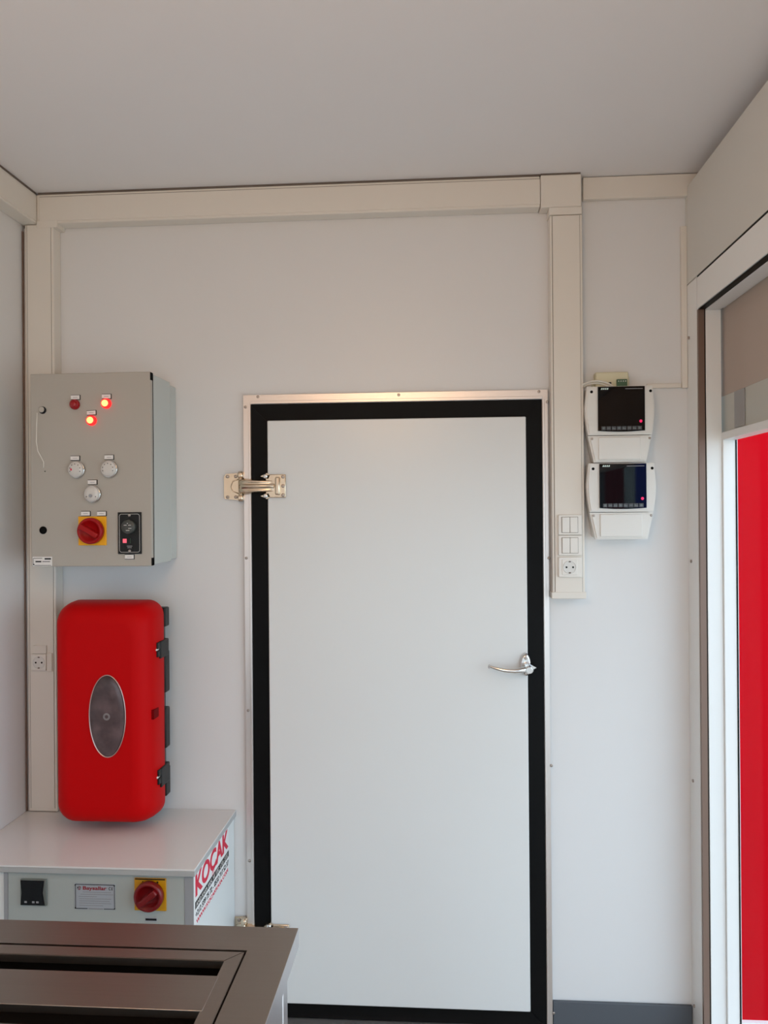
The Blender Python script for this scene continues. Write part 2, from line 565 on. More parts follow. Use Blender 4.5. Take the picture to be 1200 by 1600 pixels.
# ------------------------------------------------------------------ right side: jamb, header, shutter box, window
zbox = ZX(1075, 444, XJ)
jam = struct(MB().box(XJ, XJ + 0.0205, YX(1092, 800, XJ) + 0.008, YB, 0, zbox - 0.002, 0.001).build('trim_2', M_frame))
W[jam.name] = Vector((0, 0, 0))
for a, b in ((1077, 528), (1080.5, 877), (1083.5, 1220), (1085.5, 1572)):
    inst(SCREWX, 'screw', jam, (XJ, YX(a, b, XJ), ZX(a, b, XJ)))
yj = YX(1092, 800, XJ)
zh = ZX(1092, 481, XJ)
struct(MB().box(XJ - 0.001, XR, -1.25, yj - 0.003, zh, zbox - 0.006, 0.001).build('trim_3', M_frame))

sb = thing('roller_shutter_box', (XJ, 1.2, zbox), 'long white shutter box running along the right side just under the ceiling', 'shutter box')
zb1 = ZX(1073, 293, XJ)
MB().box(XJ - 0.001, XR - 0.002, -1.25, YB - 0.021, zbox, zb1, 0.002).build('cover_panel', mat('box_cover_paint', (0.66, 0.65, 0.61, 1), 0.42), sb)
MB().box(XJ - 0.001, XJ + 0.03, YB - 0.0205, YB - 0.001, zbox, tz - 0.001, 0.0005).build('end_strip', MATS['box_cover_paint'], sb)
MB().box(XJ - 0.0005, XJ + 0.02, -1.25, yj - 0.003, zbox - 0.0055, zbox - 0.0005).build('gap_shade_strip', M_rubber, sb)  # dark strip painting the shade between box and header

win = sempty('window_1', (0.79, 1.1, 0.05))
XF, XS, XG = 0.755, 0.798, 0.836           # steps of the reveal, going outwards; glass at XG
ya = 2.371                                  # first reveal face (towards the camera)
zt = ZX(1105, 482, XF)
zr0, zr1 = ZX(1152, 687, XG), ZX(1131, 675, XS)
MB().box(XF, XS, ya, ya + 0.05, 0.03, zt, 0.0015).build('frame_stile', M_frame, win)
MB().box(XF, XS, -1.2, ya + 0.05, zt, zt + 0.03, 0.0015).build('frame_head', M_frame, win)
MB().box(XF, XS, -1.25, -1.2, 0.03, zt, 0.0015).build('frame_stile', M_frame, win)
MB().box(XJ + 0.0180, XF - 0.0003, ya + 0.001, ya + 0.012, 0.03, zt + 0.01).build('gasket', M_rubber, win)
MB().box(XJ + 0.004, XF + 0.03, -1.25, yj - 0.004, zt + 0.031, zh + 0.03).build('gasket', M_rubber, win)
MB().box(XJ + 0.002, XF - 0.0003, -1.25, yj - 0.004, zt + 0.002, zh - 0.0005).build('gasket', M_rubber, win)
MB().box(XJ + 0.001, XJ + 0.0175, ya + 0.0, yj + 0.006, 0.0, zh - 0.001).build('reveal_strip', M_brown, win)  # aluminium return; its shade and warm reflections are put into the brown
MB().box(XF - 0.002, XG + 0.002, -1.25, YB - 0.1, 0.0, 0.03).build('sill_track', M_frame, win)
yd = ya - 0.008
MB().box(XS, XG, yd, ya + 0.045, 0.03, zr1, 0.0015).build('sash_stile', M_frame, win)
MB().box(XS - 0.002, XG, -1.2, yd - 0.0005, zr0, zr1, 0.0015).build('sash_rail', M_frame, win)
MB().box(XG - 0.004, XG, yd - 0.002, yd - 0.0001, 0.03, zr0).build('gasket', M_rubber, win)
MB().box(XG - 0.008, XG - 0.005, -1.2, yd - 0.0025, 0.03, zr0 - 0.0005).build('glass_pane', M_glass, win)
MB().box(XS - 0.001, XS + 0.002, -1.2, ya - 0.001, zr1 + 0.001, zt - 0.001).build('glass_pane', M_glass, win)
zbl = ZX(1128, 620, XS + 0.01)
bl = thing('roller_blind', (XS + 0.012, 1.1, zbl), 'beige fabric blind behind the glass in the upper part of the right window', 'blind')
MB().box(XS + 0.009, XS + 0.012, -1.22, ya + 0.03, zbl, zt + 0.03).build('fabric', M_blind, bl)
o = MB().box(XS + 0.008, XS + 0.014, -1.22, ya + 0.03, zr1 + 0.001, zbl - 0.001).build('lower_band', M_band, bl)
o['label'] = 'grey lower band'
MB().box(XS + 0.005, XS + 0.0075, YX(1166, 640, XS + .01), YX(1150, 640, XS + .01), zr1 + 0.004, zbl - 0.002, 0.001).build('painted_reflection', M_band2, bl)  # strip painted darker as a reflection in the grey band

# ------------------------------------------------------------------ outside
struct(MB().box(-8, 12, -12, 14, -0.66, -0.60).build('ground', M_pave))
rw = thing('red_wall_panel', (2.6, 3.6, -0.6), 'bright red cladding panel standing outside beyond the right window', 'wall panel')
zrb = PZ(1180, 1594, 3.6)
MB().box(1.0, 4.2, 3.6, 3.68, zrb, 2.3).build('cladding_sheet', M_redwall, rw)
MB().box(1.0, 4.2, 3.58, 3.68, -0.60, zrb).build('plinth', M_frame, rw)

# unseen striped textile, added outside to give the bands mirrored in the controller screens
bn = thing('added_striped_banner', (1.5, -2.4, -0.6), 'unseen striped banner in grey, dark red, white and blue, added to be mirrored in the controller screens', 'banner')

# ================================================================== CABLE TRUNKING
def trunk_v(name, x0, x1, z0, z1, label, lid=True, y0=YT):
    t = thing(name, ((x0 + x1) / 2, YB, z0), label, 'cable trunking')
    MB().box(x0, x1, y0, YB - 0.0005, z0, z1, 0.003).build('channel', M_trunk, t)
    o = MB().box(x0 + 0.008, x1 - 0.008, y0 - 0.002, y0 + 0.004, z0 + 0.01, z1 - 0.002, 0.001).build('lid', M_trunk, t)
    for xx in (x0 + 0.0065, x1 - 0.0085):
        MB().box(xx, xx + 0.0014, y0 - 0.0003, y0 + 0.002, z0 + 0.01, z1 - 0.002).build('groove', M_seam, t)
    return t


# ceiling run along the back wall
zt_ = ZC - 0.006
zb_ = (PZ(100, 347, YT) + PZ(850, 325, YT)) / 2
xr0 = PX(862, 600, YT); xr1 = PX(908, 400, YT) + 0.0
xr0 = PX(860, 500, YT); xr1 = PX(911, 500, YT)
t = thing('cable_trunking', ((XL + xr0) / 2, YB, zb_), 'cream horizontal cable trunking along the top of the back wall above the door', 'cable trunking')
MB().box(XL + 0.05, xr0 - 0.0275, YT, YB - 0.0005, zb_, zt_, 0.003).build('channel', M_trunk, t)
MB().box(XL + 0.06, xr0 - 0.0275, YT - 0.002, YT + 0.004, zb_ + 0.008, zt_ - 0.009, 0.001).build('lid', M_trunk, t)
MB().box(XL + 0.06, xr0 - 0.0275, YT - 0.0003, YT + 0.002, zt_ - 0.0085, zt_ - 0.0075).build('groove', M_seam, t)
o = MB().box(XL + 0.055, xr0 - 0.027, YT + 0.001, YB - 0.001, zt_, ZC).build('gap_shade_strip', M_seam, t)  # dark strip drawn for the shade between trunking and ceiling
# left wall ceiling run
t = thing('cable_trunking', (XL, 1.2, zb_), 'cream cable trunking running along the top of the left wall towards the camera', 'cable trunking')
MB().box(XL, XL + 0.05, -0.6, YB - 0.0005, zb_, zt_, 0.003).build('channel', M_trunk, t)
MB().box(XL + 0.046, XL + 0.052, -0.6, YT - 0.004, zb_ + 0.008, zt_ - 0.009, 0.001).build('lid', M_trunk, t)
MB().box(XL + 0.001, XL + 0.0495, -0.6, YT, zt_, ZC).build('gap_shade_strip', M_seam, t)  # shade above the left run, painted as a dark strip
# left vertical
xl0, xl1 = XL + 0.006, PX(85, 600, YT)
zcount = PZ(200, 1262, YB)
t = trunk_v('cable_trunking', XL + 0.012, PX(84, 480, YT), zcount + 0.002, zb_ - 0.001, 'cream vertical cable trunking in the left corner behind the grey control box')
MB().box(XL + 0.001, XL + 0.005, YT + 0.002, YB, zcount + .002, zb_ - 0.02).build('corner_seal', M_brown, t)
MB().box(XL + 0.006, XL + 0.0115, YT + 0.006, YB, zcount + .002, zb_ - 0.01).build('edge_strip', M_alu, t)
MB().box(XL + 0.051, PX(90, 360, YT), YT - 0.003, YB - 0.001, zb_ - 0.012, zb_ + 0.01, 0.002).build('tee_cover', M_trunk, t)
# right vertical with elbow
zend = (PZ(864, 935, YT) + PZ(917, 934, YT)) / 2
zel = PZ(880, 336, YT)
t = trunk_v('cable_trunking', xr0, xr1, zend, zel, 'cream vertical cable trunking right of the door carrying the switches')
MB().box(xr0 - 0.026, xr1 - 0.002, YT - 0.004, YB - 0.0005, zb_ - 0.004, zt_ + 0.001, 0.003).build('elbow_cover', M_trunk, t)
MB().box(xr0 - 0.025, xr1 - 0.004, YT - 0.002, YB - 0.001, zt_ + 0.0012, ZC).build('gap_shade_strip', M_seam, t)  # dark strip standing for the shade above the elbow
MB().box(xr0 - 0.002, xr1 - 0.001, YT - 0.0035, YB - 0.0005, zel + 0.0005, zb_ - 0.0045, 0.001).build('elbow_leg', M_trunk, t)
MB().box(xr0 - 0.003, xr1 + 0.003, YT - 0.004, YB - 0.0005, zend - 0.002, zend + 0.018, 0.002).build('end_cap', M_trunk, t)

# mini trunking at far right
t = thing('mini_trunking', (PX(1068, 480, YB), YB, PZ(1068, 600, YB)), 'thin cream cable duct running down beside the shutter box and left to the controllers', 'cable trunking')
MB().box(PX(1063, 480, YB), PX(1072, 480, YB) , YB - 0.012, YB - 0.0005, PZ(1068, 607, YB), PZ(1068, 355, YB), 0.0015).build('vertical_duct', M_trunk, t)
MB().box(PX(1010, 604, YB), PX(1063, 604, YB) - 0.0005, YB - 0.012, YB - 0.0005, PZ(1040, 607, YB), PZ(1040, 600, YB), 0.0015).build('horizontal_duct', M_trunk, t)

# ------------------------------------------------------------------ switches and sockets
YS = YT - 0.002
xs0, xs1 = PX(872, 850, YS), PX(909, 850, YS)


def plate(t, x0, x1, z0, z1):
    return MB().box(x0, x1, YS - 0.008, YS + 0.0005, z0, z1, 0.002).build('face_plate', M_white, t)


def switch(label, zc):
    t = thing('light_switch', ((xs0 + xs1) / 2, YS, zc - 0.03), label, 'switch')
    plate(t, xs0, xs1, zc - 0.0295, zc + 0.0295)
    xa, xb = PX(878.5, 850, YS - .01), PX(903, 850, YS - .01)
    xm = (xa + xb) / 2
    MB().box(xa - 0.0012, xb + 0.0012, YS - 0.0085, YS - 0.006, zc - 0.0235, zc + 0.0235).build('recess', M_seam, t)
    for a, b, s in ((xa, xm - 0.0006, 1), (xm + 0.0006, xb, -1)):
        MB().box(a, b, YS - 0.0115, YS - 0.006, zc - 0.0225, zc + 0.0225, 0.001, rot=Matrix.Rotation(R(1.5 * s), 3, 'X')).build('rocker', M_white, t)
    return t


def socket(label, xc, zc, x0, x1, hh=0.0295, rot=0.0, name='power_socket'):
    t = thing(name, (xc, YS, zc - hh), label, 'socket')
    plate(t, x0, x1, zc - hh, zc + hh)
    MB().box(xc - 0.0225, xc + 0.0225, YS - 0.0095, YS - 0.006, zc - 0.0225, zc + 0.0225, 0.001).build('insert', M_white, t)
    rg = MB()
    rg.lathe((xc, YS - 0.009, zc), [(0.0195, 0), (0.0195, 0.0015), (0.0175, 0.0018), (0.0172, 0.0008)], '-Y', 28)
    rg.build('well', mat('socket_well', (0.70, 0.69, 0.66, 1), 0.4) if 'socket_well' not in MATS else MATS['socket_well'], t)
    for k in (0, 1):
        a = R(rot) + math.pi * k
        MB().lathe((xc + 0.0095 * math.cos(a), YS - 0.0098, zc + 0.0095 * math.sin(a)), [(0.0028, 0), (0.0028, 0.0006)], '-Y', 12).build('pin_hole', M_hole, t)
        a += math.pi / 2
        MB().box(xc + 0.0165 * math.cos(a) - 0.003, xc + 0.0165 * math.cos(a) + 0.003, YS - 0.0112, YS - 0.009, zc + 0.0165 * math.sin(a) - 0.0018, zc + 0.0165 * math.sin(a) + 0.0018, 0.0005).build('earth_clip', M_seam, t)
    return t


switch('white double rocker switch on the right trunking, the upper of two', PZ(890, 820, YS))
switch('white double rocker switch on the right trunking, just above the socket', PZ(890, 852, YS))
socket('white round two-pin power socket under the switches on the right trunking', PX(889.5, 886, YS), PZ(889.5, 886, YS), xs0, xs1)
xc, zc = PX(63, 1034.5, YS), PZ(63, 1034.5, YS)
t = socket('cream power socket on the left corner trunking beside the red cabinet', xc, zc, xc - 0.026, xc + 0.022, 0.026, rot=0)
MB().box(xc - 0.020, xc + 0.022, YS - 0.006, YS, zc + 0.027, zc + 0.052, 0.001).build('blank_plate', M_trunk, t)
MB().box(xc + 0.023, xc + 0.040, YS - 0.006, YS, zc - 0.028, zc + 0.028, 0.001).build('side_plate', M_trunk, t)

# ================================================================== CONTROL BOX
YC = 2.26
bx0, bx1 = PX(48, 730, YC), PX(236.5, 730, YC)
bz1, bz0 = (PZ(47, 584, YC) + PZ(236, 581, YC)) / 2, (PZ(50, 886, YC) + PZ(238, 884, YC)) / 2
cb = thing('control_box', ((bx0 + bx1) / 2, YB, bz0), 'grey electrical control box with red lamps, dials and switches on the left wall corner', 'control panel')
MB().box(bx0 + 0.004, bx1 + 0.000, YC + 0.022, YT - 0.005, bz0 + 0.004, bz1 - 0.004, 0.003).build('enclosure', mat('enclosure_side_paint', (0.54, 0.57, 0.55, 1), 0.45, bump=0.05, bscale=500), cb)
MB().box(bx0 + 0.03, bx1 - 0.0, YT - 0.006, YB - 0.001, bz0 + 0.01, bz1 - 0.012, 0.003).build('rear_flange', MATS['enclosure_side_paint'], cb)
MB().box(bx0 + 0.006, bx1 + 0.0004, YC + 0.0165, YC + 0.0185, bz0 + 0.006, bz1 - 0.006).build('door_seal', M_rubber, cb)
fd = MB().box(bx0, bx1, YC, YC + 0.016, bz0, bz1, 0.0025).build('front_door', M_box, cb)
for zz in (bz1 - 0.012, bz0 + 0.014):
    MB().box(bx1 - 0.0016, bx1 + 0.0004, YC - 0.0006, YC + 0.018, zz - 0.012, zz + 0.010).build('hinge_slot', M_hole, cb)


def cp(px, py, d=0.0):
    return PX(px, py, YC - d), PZ(px, py, YC - d)


def tag(px, py, parent=cb, w=0.0255, h=0.0122, tilt=0):
    x, z = cp(px, py)
    o = MB().box(x - w / 2 - 0.0012, x + w / 2 + 0.0012, YC - 0.0022, YC, z - h / 2 - 0.001, z + h / 2 + 0.001, rot=Matrix.Rotation(R(tilt), 3, 'Y')).build('name_tag', M_ink, parent)
    MB().box(x - w / 2 - 0.0008, x + w / 2 - 0.0006, YC - 0.003, YC - 0.002, z - h / 2 + 0.0006, z + h / 2 - 0.0004, rot=Matrix.Rotation(R(tilt), 3, 'Y')).build('tag_face', M_label, o)
    MB().box(x - w * 0.28, x + w * 0.25, YC - 0.0034, YC - 0.003, z - 0.0008, z + 0.0004).build('tag_line', M_grey, o)


for a, b, tl in ((118.5, 621, 0), (167, 619.5, 0), (143.5, 645, -2), (118, 716, 0), (171, 714.5, 0), (145, 753.5, 0), (134.5, 802.5, 0), (159.5, 802.5, 0), (203, 870, 0)):
    tag(a, b, tilt=tl)
# pilot lamps
for a, b, lit in ((116.5, 632.5, 0), (165.5, 631, 1), (142.5, 657.5, 1)):
    x, z = cp(a + 1, b - 0.3)
    o = MB().lathe((x, YC, z), [(0.0148, 0), (0.0148, 0.004), (0.0134, 0.006), (0.0130, 0.010), (0.0105, 0.0125)], '-Y', 28).build('pilot_lamp', M_litring if lit else M_lens, cb)
    o['label'] = 'red pilot lamp, lit' if lit else 'dark red pilot lamp, unlit'
    MB().lathe((x, YC - 0.0115, z), [(0.0098, 0), (0.0092, 0.003), (0.006, 0.0048), (0.002, 0.0054)], '-Y', 24).build('lens', M_lit if lit else M_lens, o)
# round dials
for k, (a, b) in enumerate(((120.5, 734), (171.5, 733), (145.5, 772))):
    x, z = cp(a, b)
    o = MB().lathe((x, YC, z), [(0.0245, 0), (0.0245, 0.006), (0.0235, 0.008), (0.0225, 0.0075)], '-Y', 36).build('dial', M_chrome, cb)
    MB().lathe((x, YC - 0.0065, z), [(0.0226, 0), (0.0224, 0.004), (0.0205, 0.0075), (0.010, 0.0085)], '-Y', 36).build('dial_cap', M_dial, o)
    for j in range(7):
        t_ = R(-20 + 220 * j / 6) if k < 2 else R(-30 + 240 * j / 6)
        if k == 2 and j not in (0, 6):
            continue
        rr = 0.0155
        MB().box(x + rr * math.cos(t_) - 0.001, x + rr * math.cos(t_) + 0.001, YC - 0.0152, YC - 0.0115, z + rr * math.sin(t_) - 0.0012, z + rr * math.sin(t_) + 0.0012).build('dial_mark', M_ink, o)
    if k == 0:
        MB().box(x - 0.013, x - 0.009, YC - 0.0156, YC - 0.0145, z - 0.003, z + 0.003).build('pointer_mark', M_redink, o)
    if k == 2:
        MB().lathe((x - 0.0015, YC - 0.0148, z - 0.005), [(0.0052, 0), (0.0045, 0.002)], '-Y', 16).build('centre_button', M_grey, o)


def rotary(parent, x, z, Y, hw, disc_r, ang, name='main_switch', M_switchred=M_switchred, M_yellow=M_yellow):
    o = MB().box(x - hw, x + hw, Y - 0.004, Y, z - hw, z + hw, 0.0015).build(name, M_yellow, parent)
    MB().lathe((x, Y - 0.004, z), [(disc_r * 0.9, 0), (disc_r, 0.004), (disc_r, 0.016), (disc_r * 0.93, 0.021), (disc_r * 0.78, 0.021), (disc_r * 0.70, 0.013), (disc_r * 0.2, 0.013)], '-Y', 40).build('rotary_disc', M_switchred, o)
    rm = Matrix.Rotation(R(ang), 3, 'Y')
    MB().box(x - disc_r * 0.80, x + disc_r * 0.80, Y - 0.036, Y - 0.014, z - disc_r * 0.2, z + disc_r * 0.2, 0.003, rot=rm, about=(x, Y - 0.02, z)).build('grip', M_switchred, o)
    return o


x, z = PX(145, 829.5, YC), PZ(145, 829.5, YC)
sw = rotary(cb, x, z, YC, 0.0415, 0.0375, 30)
sw['label'] = 'red rotary switch on a yellow plate'
# timer module
x0, z1 = cp(184.5, 800.5); x1, z0 = cp(222, 865.5)
tm = MB().box(x0, x1, YC - 0.004, YC, z0, z1, 0.0012).build('timer_module', M_black, cb)
xm = (x0 + x1) / 2
bt = MB()
for (A, B) in ((0.0048, 0.0056),):
    o_, i_ = rrect(xm, (z0 + z1) / 2, (x1 - x0) / 2 - A, (z1 - z0) / 2 - A, 0.007), rrect(xm, (z0 + z1) / 2, (x1 - x0) / 2 - B, (z1 - z0) / 2 - B, 0.0063)
    ov = [bt.bm.verts.new((u, YC - 0.0043, v)) for u, v in o_]
    iv = [bt.bm.verts.new((u, YC - 0.0043, v)) for u, v in i_]
    for i in range(len(ov)):
        bt.bm.faces.new((ov[i], ov[(i + 1) % len(ov)], iv[(i + 1) % len(ov)], iv[i]))
bt.build('border_line', M_label, tm)
for zz in (z1 - 0.009, z0 + 0.009):
    inst(SCREW, 'screw', tm, (xm, YC - 0.004, zz), (0.9, 1, 0.9))
zk = PZ(203, 823, YC)
kn = MB().lathe((xm, YC - 0.004, zk), [(0.021, 0), (0.020, 0.012), (0.0175, 0.014), (0.005, 0.014)], '-Y', 32).build('timer_knob', mat('dark_grey_plastic', (0.05, 0.055, 0.05, 1), 0.35), tm)
for a, b, ww in ((-0.011, 0.004, 0.008), (0.002, 0.004, 0.008), (0.002, -0.005, 0.009), (-0.005, -0.011, 0.010), (-0.002, 0.009, 0.003)):
    MB().box(xm + a, xm + a + ww, YC - 0.0185, YC - 0.0178, zk + b, zk + b + 0.0013).build('dial_print', M_label, kn)
zz = PZ(196, 845, YC)
MB().box(PX(193, 845, YC), PX(199, 845, YC), YC - 0.0065, YC - 0.004, zz - 0.006, zz + 0.006, 0.0008).build('rocker', M_pink, tm)
MB().box(xm + 0.0015, xm + 0.0025, YC - 0.0048, YC - 0.004, zz - 0.007, zz + 0.007).build('green_line', M_green, tm)
for dz_, ww in ((-0.0150, 0.0155), (-0.0195, 0.012)):
    MB().box(xm - ww / 2, xm + ww / 2, YC - 0.0045, YC - 0.004, zz + dz_ - 0.001, zz + dz_ + 0.0008).build('module_print', M_grey, tm)
# keyhole, cable tie, plug, sticker
x, z = cp(67, 641)
o = MB().lathe((x, YC, z), [(0.0105, 0), (0.0105, 0.003), (0.008, 0.004), (0.0075, 0.001)], '-Y', 24).build('key_lock', M_ink, cb)
MB().lathe((x - 0.0025, YC - 0.0035, z + 0.0015), [(0.0085, 0), (0.0085, 0.001), (0.006, 0.002)], '-Y', 24).build('lock_core', M_box, o)
x, z = cp(67.5, 828.5)
MB().lathe((x, YC, z), [(0.0112, 0), (0.0112, 0.001), (0.0105, 0.0012)], '-Y', 24).build('lock_hole', M_hole, cb)
pts = [cp(a, b) for a, b in ((59, 645), (58, 665), (57.5, 690), (60, 705), (66, 716), (69, 722), (69, 731))]
MB().tube([(a, YC - 0.003, b) for a, b in pts], 0.0013, 6).build('key_string', M_cable, cb)
x, z = cp(70.5, 736.5)
MB().lathe((x, YC, z), [(0.0016, 0), (0.0014, 0.002)], '-Y', 10).build('string_rivet', M_ink, cb)
x0, z1 = cp(51, 870); x1, z0 = cp(81.5, 885)
st = MB().box(x0, x1, YC - 0.0006, YC, z0 + 0.001, z1).build('maker_sticker', M_label, cb)
for a, b, c, h_ in ((0.05, 0.5, 0.85, 0.05), (0.62, 0.95, 0.78, 0.16), (0.15, 0.45, 0.5, 0.14), (0.5, 0.9, 0.5, 0.06), (0.1, 0.95, 0.12, 0.04), (0.03, 0.05, 0.5, 0.7)):
    MB().box(x0 + (x1 - x0) * a, x0 + (x1 - x0) * b, YC - 0.0009, YC - 0.0005, z0 + (z1 - z0) * (c - h_ / 2), z0 + (z1 - z0) * (c + h_ / 2)).build('print_line', M_ink, st)
MB().lathe((x0 + 0.0035, YC - 0.0005, z0 + 0.0055), [(0.0022, 0), (0.0022, 0.0004)], '-Y', 12).build('print_dot', M_ink, st)

# ================================================================== RED EXTINGUISHER CABINET
YJ = 2.365
ex0, ex1 = PX(106.5, 1110, YJ), PX(257, 1110, YJ)
ecx, ehw = (ex0 + ex1) / 2, (ex1 - ex0) / 2
ez1 = PZ(182, 937, YJ)
ez0 = PZ(182, 1289, 2.275)
ecz, ehh = (ez0 + ez1) / 2, (ez1 - ez0) / 2
ec = thing('extinguisher_cabinet', (ecx, YB, ez0), 'red plastic fire extinguisher cabinet with oval window, above the white machine', 'extinguisher box')


def ring(Y, hw, hh, r, ox=0.0):
    return [(u, Y, v) for u, v in rrect(ecx + ox, ecz, hw, hh, r, 8)]


MB().loft([ring(YJ, ehw, ehh, 0.045), ring(YJ - 0.004, ehw + .001, ehh + .001, 0.046), ring(2.325, ehw - 0.001, ehh, 0.048), ring(2.298, ehw - 0.004, ehh - 0.003, 0.05), ring(2.275, ehw - 0.011, ehh - 0.009, 0.052),
           ring(2.258, ehw - 0.023, ehh - 0.020, 0.05), ring(2.249, ehw - 0.038, ehh - 0.035, 0.045), ring(2.246, ehw - 0.055, ehh - 0.055, 0.035)]).build('lid', M_red, ec)
MB().loft([ring(YB - 0.0007, ehw - 0.036, ehh - 0.03, 0.03), ring(YB - 0.05, ehw - 0.022, ehh - 0.018, 0.035), ring(YJ + 0.003, ehw - 0.003, ehh - 0.004, 0.044)]).build('back_shell', M_black, ec)
# ribs of the shell on the right side
for a, b in ((948, 978), (1016, 1080), (1104, 1166), (1196, 1240)):
    MB().box(ex1 - 0.03, ex1 + 0.0012, YJ + 0.010, 2.412, PZ(260, b, 2.4), PZ(260, a, 2.4), 0.004).build('shell_rib', M_black, ec)
for a, b in ((1001, 1028), (1198, 1228)):
    la = MB().box(ex1 - 0.010, ex1 + 0.005, 2.325, YJ + 0.03, PZ(253, b, 2.34), PZ(253, a, 2.34), 0.003).build('latch', M_black, ec)
    zz = PZ(253, (a + b) / 2, 2.32)
    MB().box(ex1 - 0.014, ex1 + 0.003, 2.308, 2.33, zz + 0.002, zz + 0.021, 0.002).build('latch_hook', M_black, la)
    MB().box(ex1 - 0.014, ex1 + 0.003, 2.308, 2.33, zz - 0.022, zz - 0.003, 0.002).build('latch_hook', M_black, la)
    MB().lathe((ex1 - 0.003, 2.325, zz), [(0.003, 0), (0.003, 0.02), (0.001, 0.021)], '-Y', 10).build('latch_pin', M_label, la)
for a, b in ((962, 986), (1040, 1060), (1156, 1184), (1236, 1256)):
    MB().box(ex0 - 0.004, ex0 + 0.006, YJ - 0.012, YJ + 0.02, PZ(106, b, YJ), PZ(106, a, YJ), 0.0015).build('hinge_knuckle', M_black, ec)
MB().box(ex1 - 0.014, ex1 - 0.0015, 2.281, 2.335, PZ(246, 1122, 2.30), PZ(246, 1107, 2.30), 0.001).build('seal_recess', mat('recess_red', srgb(110, 2, 6), 0.6, spec=0.05), ec)
# oval window with chrome rim
ox, oz = PX(168, 1119, 2.246), PZ(168, 1119, 2.246)
rxx, rzz = 30.5 / F * 2.246, 66.5 / F * 2.246
def oval(s, Y):
    return [(ox + rxx * s * math.cos(t), Y, oz + rzz * s * math.sin(t)) for t in [2 * math.pi * k / 48 for k in range(48)]]
def oval2(d, Y):
    return [(ox + (rxx + d) * math.cos(t), Y, oz + (rzz + d) * math.sin(t)) for t in [2 * math.pi * k / 48 for k in range(48)]]
ow = MB().loft([oval2(0, 2.248), oval2(0, 2.2435), oval2(-0.0018, 2.2425), oval2(-0.0026, 2.2445)]).build('window_rim', mat('rim_metal', (0.62, 0.45, 0.42, 1), 0.3, metal=0.8), ec)
MB().loft([oval2(-0.0024, 2.2446), oval2(-0.006, 2.2425), oval2(-0.018, 2.240), oval2(-0.035, 2.2388)]).build('window_lens', M_smoke, ow)
MB().lathe((ox, 2.2395, oz), [(0.011, 0), (0.010, 0.0012), (0.004, 0.0006)], '-Y', 24).build('gauge', mat('gauge_grey', (0.20, 0.17, 0.17, 1), 0.3), ow)

# ================================================================== WHITE MACHINE
mz = zcount
mx1 = PX(369, 1262, YB)
myf = YX(294, 1360, mx1)
mf = thing('machine_cabinet', ((XL + mx1) / 2, (myf + YB) / 2, 0), 'white machine cabinet with yellow and red rotary switch beneath the red cabinet', 'machine')
# front edge from the height of the top
lo, hi = 1.8, 2.3
for _ in range(40):
    mid = (lo + hi) / 2
    if PZ(200, 1356.5, mid) > mz:
        lo = mid
    else:
        hi = mid
myf = lo
MB().box(XL + 0.001, mx1, myf, YB - 0.001, mz - 0.005, mz, 0.001).build('top_slab', M_top, mf)
MB().box(XL + 0.001, mx1, myf, YB - 0.002, mz - 0.019, mz - 0.0055, 0.001).build('top_edge_profile', mat('edge_profile_grey', (0.44, 0.45, 0.45, 1), 0.35), mf)
yfp = myf + 0.012
body = MB().box(XL + 0.006, mx1 - 0.006, yfp + 0.002, YB - 0.004, 0.06, mz - 0.0195, 0.001).build('body', M_mside, mf)
xp0, xp1 = PX(13, 1400, yfp), PX(288, 1400, yfp)
zlow = PZ(150, 1438, yfp)
MB().box(xp0, xp1, yfp, yfp + 0.0015, 0.36, mz - 0.0195, 0.0003).build('control_fascia', M_mach, mf)
MB().box(xp1 + 0.0008, mx1 - 0.007, yfp - 0.001, yfp + 0.0015, 0.06, mz - 0.0195, 0.0005).build('corner_post', mat('corner_post_paint', (0.33, 0.34, 0.36, 1), 0.45), mf)
MB().box(xp0 - 0.012, xp0 - 0.001, yfp - 0.001, yfp + 0.0015, 0.06, mz - 0.0195, 0.0005).build('corner_post', MATS['corner_post_paint'], mf)
MB().box(xp0, xp1, yfp - 0.001, yfp + 0.0015, 0.10, 0.355, 0.0005).build('service_panel', M_mach, mf)
for xx in (XL + 0.05, mx1 - 0.06):
    for yy in (yfp + 0.05, YB - 0.06):
        MB().lathe((xx, yy, 0.0), [(0.022, 0), (0.022, 0.01), (0.012, 0.02), (0.012, 0.062)], 'Z', 16).build('foot', M_black, mf)


def mp(px, py):
    return PX(px, py, yfp), PZ(px, py, yfp)


# thermostat
x0, z1 = mp(33, 1372); x1, z0 = mp(74.5, 1414.5)
th = MB().box(x0, x1, yfp - 0.006, yfp, z0, z1, 0.002).build('thermostat', mat('thermostat_bezel', (0.16, 0.18, 0.17, 1), 0.4), mf)
xm, zm = (x0 + x1) / 2, (z0 + z1) / 2
hw, hh = (x1 - x0) / 2 - 0.002, (z1 - z0) / 2 - 0.003
out = [(xm - hw, zm + hh), (xm + hw - 0.004, zm + hh), (xm + hw - 0.008, zm), (xm + hw - 0.003, zm - hh), (xm - hw, zm - hh), (xm - hw + 0.003, zm)]
MB().prism(out, yfp - 0.0085, yfp - 0.004, 'Y', 0.0008).build('display', M_screen, th)
for dx in (-0.023, -0.002, 0.009):
    MB().box(xm + dx, xm + dx + 0.007, yfp - 0.0094, yfp - 0.0084, zm - 0.026, zm - 0.021, 0.0006).build('key', M_grey, th)
